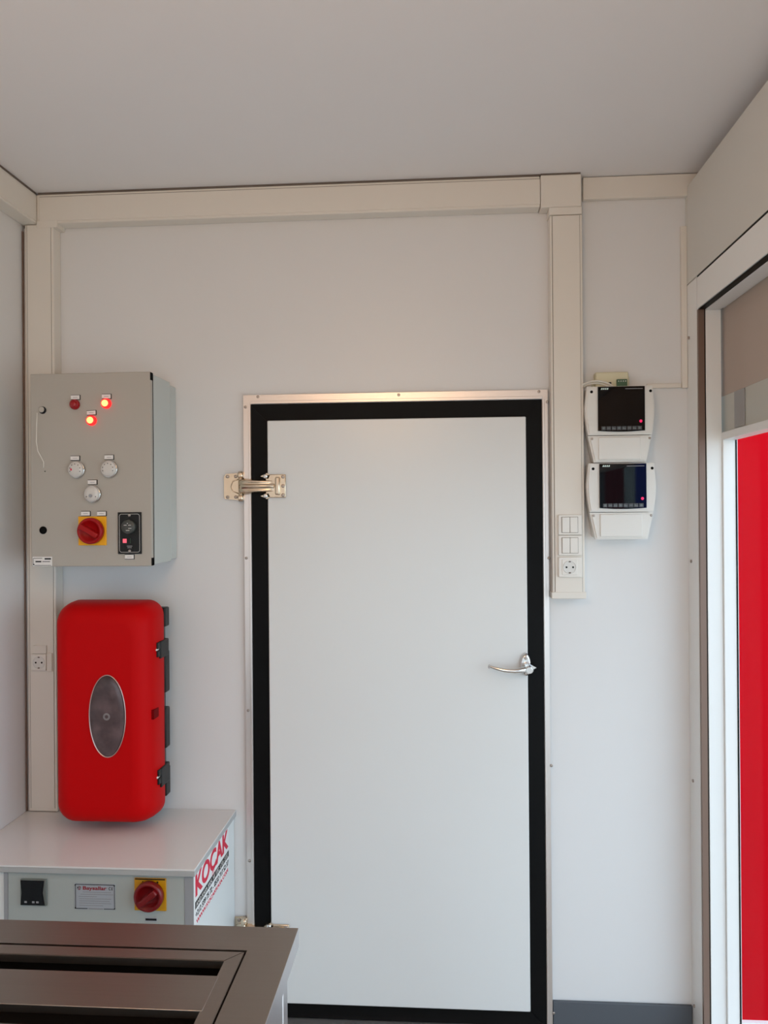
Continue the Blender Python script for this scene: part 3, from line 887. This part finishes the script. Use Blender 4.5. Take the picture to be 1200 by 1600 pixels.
# rating plate
x0, z1 = mp(116.5, 1379.5); x1, z0 = mp(180.5, 1422)
rp_ = MB().box(x0, x1, yfp - 0.001, yfp, z0, z1, 0.0003).build('rating_plate', M_plate, mf)
hp, wp = z1 - z0, x1 - x0
for a, b, c, d in ((0.02, 0.98, 0.955, 0.012), (0.02, 0.32, 0.035, 0.012), (0.72, 0.98, 0.035, 0.012)):
    MB().box(x0 + wp * a, x0 + wp * b, yfp - 0.0014, yfp - 0.0009, z0 + hp * (c - d), z0 + hp * (c + d)).build('border_line', M_ink, rp_)
for a in (0.02, 0.975):
    MB().box(x0 + wp * a, x0 + wp * (a + 0.012), yfp - 0.0014, yfp - 0.0009, z0 + hp * 0.06, z0 + hp * 0.93).build('border_line', M_ink, rp_)
for a in (0.02, 0.98):
    for c in (0.05, 0.93):
        MB().lathe((x0 + wp * a, yfp - 0.001, z0 + hp * c), [(0.0018, 0), (0.0012, 0.0015)], '-Y', 10).build('rivet', M_ink, rp_)
text('lettering', 'Baysallar', M_dkred, rp_, (x0 + wp * 0.21, yfp - 0.0012, z0 + hp * 0.76), hp * 0.135, wp * 0.58, bold=0.02)
text('conformity_mark', 'C E', M_ink, rp_, (x0 + wp * 0.84, yfp - 0.0012, z0 + hp * 0.76), hp * 0.12, wp * 0.10)
lg = MB().lathe((x0 + wp * 0.115, yfp - 0.001, z0 + hp * 0.82), [(0.0058, 0), (0.0058, 0.0004), (0.0045, 0.0004)], '-Y', 20).build('logo_disc', M_grey, rp_)
for a in (40, 160, 280):
    MB().lathe((x0 + wp * 0.115 + 0.0032 * math.cos(R(a)), yfp - 0.0014, z0 + hp * 0.82 + 0.0032 * math.sin(R(a))), [(0.0016, 0), (0.0016, 0.0003)], '-Y', 10).build('logo_dot', M_ink if a == 160 else M_dkred, lg)
for i, (a, b) in enumerate(((0.2, 0.9), (0.15, 0.95), (0.1, 0.55), (0.12, 0.9), (0.12, 0.86), (0.12, 0.9), (0.12, 0.7))):
    MB().box(x0 + wp * a, x0 + wp * b, yfp - 0.0013, yfp - 0.0009, z0 + hp * (0.66 - i * 0.085), z0 + hp * (0.675 - i * 0.085)).build('print_line', M_grey, rp_)
MB().box(x0 + wp * 0.34, x0 + wp * 0.70, yfp - 0.0013, yfp - 0.0009, z0 + hp * 0.015, z0 + hp * 0.05).build('print_line', M_grey, rp_)
# rotary switch
x, z = mp(235.5, 1396.8)
sw = rotary(mf, x, z, yfp, 0.0425, 0.0385, -38, M_switchred=M_switchred_shade, M_yellow=M_yellow_shade)
sw['label'] = 'red rotary switch on a yellow plate, shade painted into its colours'
MB().box(x - 0.04, x + 0.04, yfp - 0.0046, yfp - 0.0038, z + 0.0385, z + 0.0415).build('plate_print', M_ink, sw)
MB().box(x - 0.021, x - 0.018, yfp - 0.0046, yfp - 0.0038, z + 0.031, z + 0.035).build('plate_print', M_ink, sw)
MB().box(x + 0.018, x + 0.022, yfp - 0.0046, yfp - 0.0038, z + 0.030, z + 0.035).build('plate_print', M_ink, sw)
x0, z1 = mp(227, 1433); x1, z0 = mp(245.5, 1440.5)
lb = MB().box(x0, x1, yfp - 0.001, yfp, z0, z1, 0.0003).build('small_label', M_plate, mf)
MB().box(x0 + 0.001, x1 - 0.001, yfp - 0.0014, yfp - 0.0009, z0 + 0.0035, z0 + 0.009).build('print_line', M_ink, lb)

# side sticker on the +X face
xs = mx1 - 0.006
ys0, ys1 = YX(304, 1400, xs), YX(357, 1330, xs)
sk0 = ZX(304, 1447, xs); sk1 = ZX(304, 1364, xs)
sk = MB().box(xs, xs + 0.0006, ys0, ys1, sk0, sk1).build('logo_sticker', mat('sticker_white', (0.90, 0.90, 0.90, 1), 0.3), mf)
XS2 = xs + 0.001
hgt = sk1 - sk0
wid = ys1 - ys0 - 0.012
zk0 = ZX(305, 1401, xs); zk1 = ZX(305, 1367, xs)
text('lettering', 'KOÇAK', M_redink, sk, (XS2, ys0 + 0.006, zk0), (zk1 - zk0) * 0.97, wid, face='side', bold=0.03)
zba, zbb = ZX(305, 1421, xs), ZX(305, 1410, xs)
MB().box(xs + 0.0005, xs + 0.0009, ys0 + 0.003, ys1 - 0.001, zba, zbb).build('black_bar', M_ink, sk)
text('bar_lettering', 'AND KASA SAN. VE TİC. LTD. ŞTİ.', M_label, sk, (XS2, ys0 + 0.010, zba + (zbb - zba) * 0.2), (zbb - zba) * 0.6, wid - 0.01, face='side')
zp = ZX(305, 1435, xs)
text('phone_lettering', '+212 599 75 72 - 0532 717 52 37', M_ink, sk, (XS2, ys0 + 0.006, zp), (zbb - zba) * 0.85, wid, face='side')
text('web_lettering', 'WWW.KOCAKKASA.COM', M_redink, sk, (XS2, ys0 + 0.012, ZX(305, 1446.5, xs)), (zbb - zba) * 0.62, wid - 0.012, face='side')

# ================================================================== STAINLESS TABLE
TZ = 0.85
def ty(px, py):
    lo, hi = 0.5, 2.3
    for _ in range(40):
        mid = (lo + hi) / 2
        if PZ(px, py, mid) > TZ:
            lo = mid
        else:
            hi = mid
    return lo
tyb = (ty(467, 1450) + ty(10, 1437)) / 2
txr = PX(466, 1450, tyb)
txl = XL + 0.03
tyn = 0.80
tb = thing('stainless_table', ((txl + txr) / 2, (tyb + tyn) / 2, 0), 'brushed stainless steel work table with slotted inset in the foreground left', 'table')
# seam rectangle of the inset
isx = PX(387, 1483, ty(387, 1483)) + 0.0
isy = (ty(388, 1483) + ty(5, 1475)) / 2
iy0 = tyn + 0.08
ix0 = txl + 0.08
lip = 0.035
top = MB()
ins = 0.003
for q in ([(txl, tyb), (txr, tyb), (txr, isy), (txl, isy)], [(txl, iy0), (txr, iy0), (txr, tyn), (txl, tyn)], [(isx, isy), (txr, isy), (txr, iy0), (isx, iy0)], [(txl, isy), (ix0, isy), (ix0, iy0), (txl, iy0)]):
    top.prism(q, TZ - 0.004, TZ, 'Z')
bmesh.ops.remove_doubles(top.bm, verts=top.bm.verts, dist=1e-5)
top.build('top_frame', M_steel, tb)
MB().box(txr - 0.003, txr + 0.0008, tyn, tyb + 0.0008, TZ - lip, TZ - 0.0005, 0.0003).build('edge_lip', M_steel_lit, tb)
MB().box(txl, txr - 0.004, tyb - 0.003, tyb + 0.0008, TZ - lip, TZ - 0.0005, 0.0003).build('edge_lip', M_steel_lit, tb)
MB().box(txl, txr - 0.004, tyn - 0.0008, tyn + 0.003, TZ - lip, TZ - 0.0005, 0.0003).build('edge_lip', M_steel_lit, tb)
MB().box(txl - 0.0008, txl + 0.003, tyn + 0.004, tyb - 0.004, TZ - lip, TZ - 0.0005, 0.0003).build('edge_lip', M_steel_lit, tb)
# inset frame: mitred bars, slightly raised
opx = PX(352, 1498, ty(352, 1498))
opy = (ty(350, 1498) + ty(5, 1494)) / 2
ax0, ay0 = ix0 + 0.04, iy0 + 0.04
g = 0.0035
bars = [[(ix0 + g, isy - 0.006), (isx - g, isy - 0.006), (opx, opy), (ax0, opy)],
        [(isx - g, isy - 0.006), (isx - g, iy0 + g), (opx, ay0), (opx, opy)],
        [(isx - g, iy0 + g), (ix0 + g, iy0 + g), (ax0, ay0), (opx, ay0)],
        [(ix0 + g, iy0 + g), (ix0 + g, isy - 0.006), (ax0, opy), (ax0, ay0)]]
gr = MB().prism(bars[1], TZ - 0.014, TZ + 0.0006, 'Z', 0.001).build('inset_bar', M_steel, tb)
for k in (0, 2, 3):
    MB().prism(bars[k], TZ - 0.014, TZ + 0.0006, 'Z', 0.001).build('inset_bar', M_steel, tb)
# cross slats
ya_ = (ty(345, 1525) + ty(5, 1516)) / 2
yb2 = (ty(320, 1579.5) + ty(5, 1571)) / 2
pitch = opy - yb2
sl = ya_ - yb2
yy = ya_
while yy - sl > ay0:
    MB().box(ax0 - 0.01, opx + 0.004, yy - sl, yy, TZ - 0.012, TZ + 0.0015, 0.001).build('slat', M_steel, tb)
    yy -= pitch
MB().box(ix0, isx, iy0, isy, TZ - 0.13, TZ - 0.12).build('tray', M_dark, tb)
MB().box(ix0 - 0.001, ix0 + 0.001, iy0, isy, TZ - 0.12, TZ - 0.0045).build('tray_side', M_dark, tb)
MB().box(isx, isx + 0.002, iy0, isy, TZ - 0.12, TZ - 0.0045).build('tray_side', M_dark, tb)
MB().box(ix0, isx, isy, isy + 0.002, TZ - 0.12, TZ - 0.0045).build('tray_side', M_dark, tb)
MB().box(ix0, isx, iy0 - 0.002, iy0, TZ - 0.12, TZ - 0.0045).build('tray_side', M_dark, tb)
# legs, side panel, gusset
yl = tyb - 0.08
for lx in (txl + 0.005, txr - 0.045):
    for ly in (tyn + 0.04, yl - 0.04):
        lg = MB().box(lx, lx + 0.04, ly, ly + 0.04, 0.03, TZ - lip - 0.0005, 0.003).build('leg', M_steel_lit, tb)
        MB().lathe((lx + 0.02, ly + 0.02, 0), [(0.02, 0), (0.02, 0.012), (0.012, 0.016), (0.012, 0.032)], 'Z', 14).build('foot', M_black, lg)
MB().box(txr - 0.008, txr - 0.006, tyn + 0.08, yl - 0.041, 0.15, TZ - lip - 0.001).build('side_panel', M_steel_lit, tb)
MB().box(txr - 0.036, txr - 0.010, tyn + 0.081, yl - 0.041, 0.15, 0.19, 0.002).build('stretcher', M_steel_lit, tb)
MB().prism([(yl - 0.042, TZ - 0.12), (yl - 0.042, TZ - 0.20), (yl - 0.16, TZ - 0.037), (yl - 0.12, TZ - 0.037)], txr - 0.0055, txr - 0.003, 'X').build('gusset', M_steel_lit, tb)

# ================================================================== CONTROLLERS
def controller(label, xc, ztop, zbot):
    t = thing('temperature_controller', (xc, YB, zbot), label, 'controller', None)
    yf = YB - 0.075
    hgt_ = ztop - zbot
    def hwid(v):                       # half width against height 0..1 from bottom
        return 0.0995 - 0.022 * max(0, (0.72 - v)) ** 1.6 * 1.9 - 0.006 * max(0, (v - 0.72)) / 0.28
    zs = ztop - hgt_ * 0.645
    def outline(v0, v1, n=12):
        rr = [(hwid(v0 + (v1 - v0) * k / n), zbot + hgt_ * (v0 + (v1 - v0) * k / n)) for k in range(n + 1)]
        return [(xc + a, b) for a, b in rr] + [(xc - a, b) for a, b in reversed(rr)]
    MB().prism([(xc + (u - xc) * 0.955, v) for u, v in outline(0.02, 0.99)], YB - 0.04, YB - 0.0005, 'Y', 0.002).build('back_case', M_ctrl, t)
    vs = (zs - zbot) / hgt_
    up = MB()
    up.prism(outline(vs + 0.004, 1.0), yf, YB - 0.041, 'Y', 0.004)
    up.build('front_cover', M_ctrl, t)
    lo_ = MB().prism(outline(0.0, vs - 0.004), yf + 0.003, YB - 0.041, 'Y', 0.005).build('terminal_cover', M_ctrl, t)
    MB().box(xc - 0.062, xc + 0.058, yf - 0.0005, yf + 0.004, zbot + 0.008, zs - 0.006, 0.0015).build('cover_flap', M_ctrl, lo_)
    # glass front with a slightly bowed lower edge
    sx0, sx1 = xc - 0.064, xc + 0.070
    z0_, z1_ = ztop - 0.131, ztop - 0.002
    q = [(sx0, z1_), (sx1, z1_), (sx1, z0_ + 0.004)] + [(sx1 - (sx1 - sx0) * k / 10, z0_ - 0.003 * math.sin(math.pi * k / 10)) for k in range(0, 11)] + [(sx0, z0_ + 0.004)]
    sc = MB().prism(q, yf - 0.005, yf + 0.002, 'Y', 0.001).build('display_glass', M_screen, t)
    ys_ = yf - 0.0054
    for k in range(8):
        kx = sx0 + 0.008 + (sx1 - sx0 - 0.016) * (k + 0.5) / 8
        zi = z0_ + 0.0075
        o = MB().box(kx - 0.0062, kx + 0.0062, ys_ - 0.0003, ys_ + 0.0006, zi - 0.0055, zi + 0.0055).build('touch_key', mat('key_grey', (0.06, 0.06, 0.065, 1), 0.3) if 'key_grey' not in MATS else MATS['key_grey'], sc)
        ic = MB()
        if k in (0, 7, 3):
            ic.lathe((kx, ys_ - 0.0002, zi), [(0.0034, 0), (0.0034, 0.0003)], '-Y', 12)
        elif k in (1, 5):
            ic.box(kx - 0.0045, kx + 0.0045, ys_ - 0.0006, ys_, zi - 0.001, zi + 0.001)
        else:
            ic.box(kx - 0.004, kx - 0.001, ys_ - 0.0006, ys_, zi - 0.003, zi + 0.002)
            ic.box(kx, kx + 0.004, ys_ - 0.0006, ys_, zi - 0.003, zi)
        ic.build('key_icon', M_fg, o)
    MB().lathe((sx1 - 0.012, ys_, z0_ + 0.027), [(0.0045, 0), (0.004, 0.0005)], '-Y', 14).build('status_led', M_magenta, sc)
    lgm = MB()
    for k in range(4):
        a = sx0 + 0.008 + k * 0.0055
        lgm.prism([(a, z1_ - 0.009), (a + 0.0045, z1_ - 0.009), (a + 0.0055, z1_ - 0.004), (a + 0.002, z1_ - 0.004)], ys_ - 0.0004, ys_ + 0.0004)
    lgm.build('logo_print', M_fw, sc)
    MB().box(sx0 + 0.078, sx1 - 0.006, ys_ - 0.0004, ys_ + 0.0004, z1_ - 0.008, z1_ - 0.0065).build('display_print', M_grey, sc)
    for s in (-1, 1):
        MB().lathe((xc + s * 0.0845 + 0.003, yf + 0.001, ztop - 0.016), [(0.0042, 0), (0.0042, 0.0016)], '-Y', 14).build('screw_hole', M_hole, t)
        inst(SCREW, 'screw', t, (xc + s * 0.0825 + 0.002, yf + 0.004, zs - 0.010), (0.75, 1.2, 0.75))
    return t


YU = YB - 0.075
zU1, zU0 = PZ(968, 603, YU), PZ(968, 722, YU)
controller('white temperature controller with black screen, the upper one beneath the cream box', PX(969, 660, YU), zU1, zU0)
zL1, zL0 = PZ(970, 723.5, YU), PZ(970, 838, YU)
controller('white temperature controller with black screen, the lower one nearest the floor', PX(971.5, 780, YU), zL1, zL1 - (zU1 - zU0))

# junction box and cable above the upper controller
jx0, jx1 = PX(930, 595, YB - .03), PX(984, 595, YB - .03)
jz1, jz0 = PZ(957, 581.5, YB - .03), PZ(957, 603, YB - .03)
jb = thing('junction_box', ((jx0 + jx1) / 2, YB, jz0), 'small cream junction box peeking out above the upper controller', 'junction box')
MB().box(jx0, jx1 - 0.004, YB - 0.035, YB - 0.0005, jz0 - 0.01, jz1, 0.004).build('case', M_cream, jb)
MB().box(jx0 - 0.006, jx0 + 0.001, YB - 0.012, YB - 0.0005, jz0, jz0 + 0.022, 0.002).build('ear', M_cream, jb)
MB().box(jx1 - 0.005, jx1 + 0.003, YB - 0.012, YB - 0.0005, jz0 + 0.004, jz0 + 0.03, 0.002).build('ear', M_cream, jb)
zz = PZ(971, 598, YB - .035)
tm_ = MB().box(PX(963, 598, YB - .036), PX(979, 598, YB - .036), YB - 0.046, YB - 0.0345, zz - 0.012, zz + 0.009, 0.001).build('terminal_block', M_green, jb)
for k in range(4):
    xk = PX(964.5 + k * 3.6, 598, YB - .036)
    MB().lathe((xk + 0.002, YB - 0.046, zz + 0.003), [(0.0018, 0), (0.0016, 0.001)], '-Y', 8).build('terminal_screw', M_label, tm_)
MB().box(PX(951, 598, YB - .036), PX(955, 598, YB - .036), YB - 0.038, YB - 0.0345, zz - 0.004, zz + 0.002).build('cable_port', M_ink, jb)

for off, r_, lab in ((0.0, 0.0028, 'white cable arching from the trunking over the upper controller, the outer one'), (0.007, 0.0028, 'white cable arching just inside the outer one above the upper controller')):
    p = []
    for a, b in ((910, 602), (916, 598.5), (924, 596), (934, 595), (944, 597), (952, 600), (958, 604), (961, 609)):
        p.append((PX(a, b, YB - .05), YB - 0.05 + off, PZ(a, b, YB - .05) - off * 0.8))
    c = MB().tube(p, r_, 8).build('cable', M_cable, None)
    c['label'] = lab
    c['category'] = 'cable'
    c['group'] = 'cables above the controllers'

# added banner outside, there only for its mirrored bands
segs = (('grey_stripe', M_fg, 0.00, 0.10), ('red_stripe', M_fr, 0.10, 0.27), ('white_stripe', M_fw, 0.27, 0.36), ('blue_stripe', M_fb, 0.36, 0.60))
for nm, m, a, b in segs:
    mb = MB()
    n = 6
    q = []
    for k in range(n + 1):
        u = a + (b - a) * k / n
        q.append((1.32 + u, -2.4 + 0.012 * math.sin(u * 22)))
    q2 = [(u, v - 0.004) for u, v in reversed(q)]
    mb.prism(q + q2, 0.9, 2.45, 'Z')
    mb.build(nm, m, bn)
MB().tube([(1.28, -2.4, 2.46), (1.96, -2.4, 2.46)], 0.012, 10).build('crossbar', M_frame, bn)
MB().tube([(1.96, -2.4, -0.6), (1.96, -2.4, 2.48)], 0.018, 10).build('post', M_frame, bn)
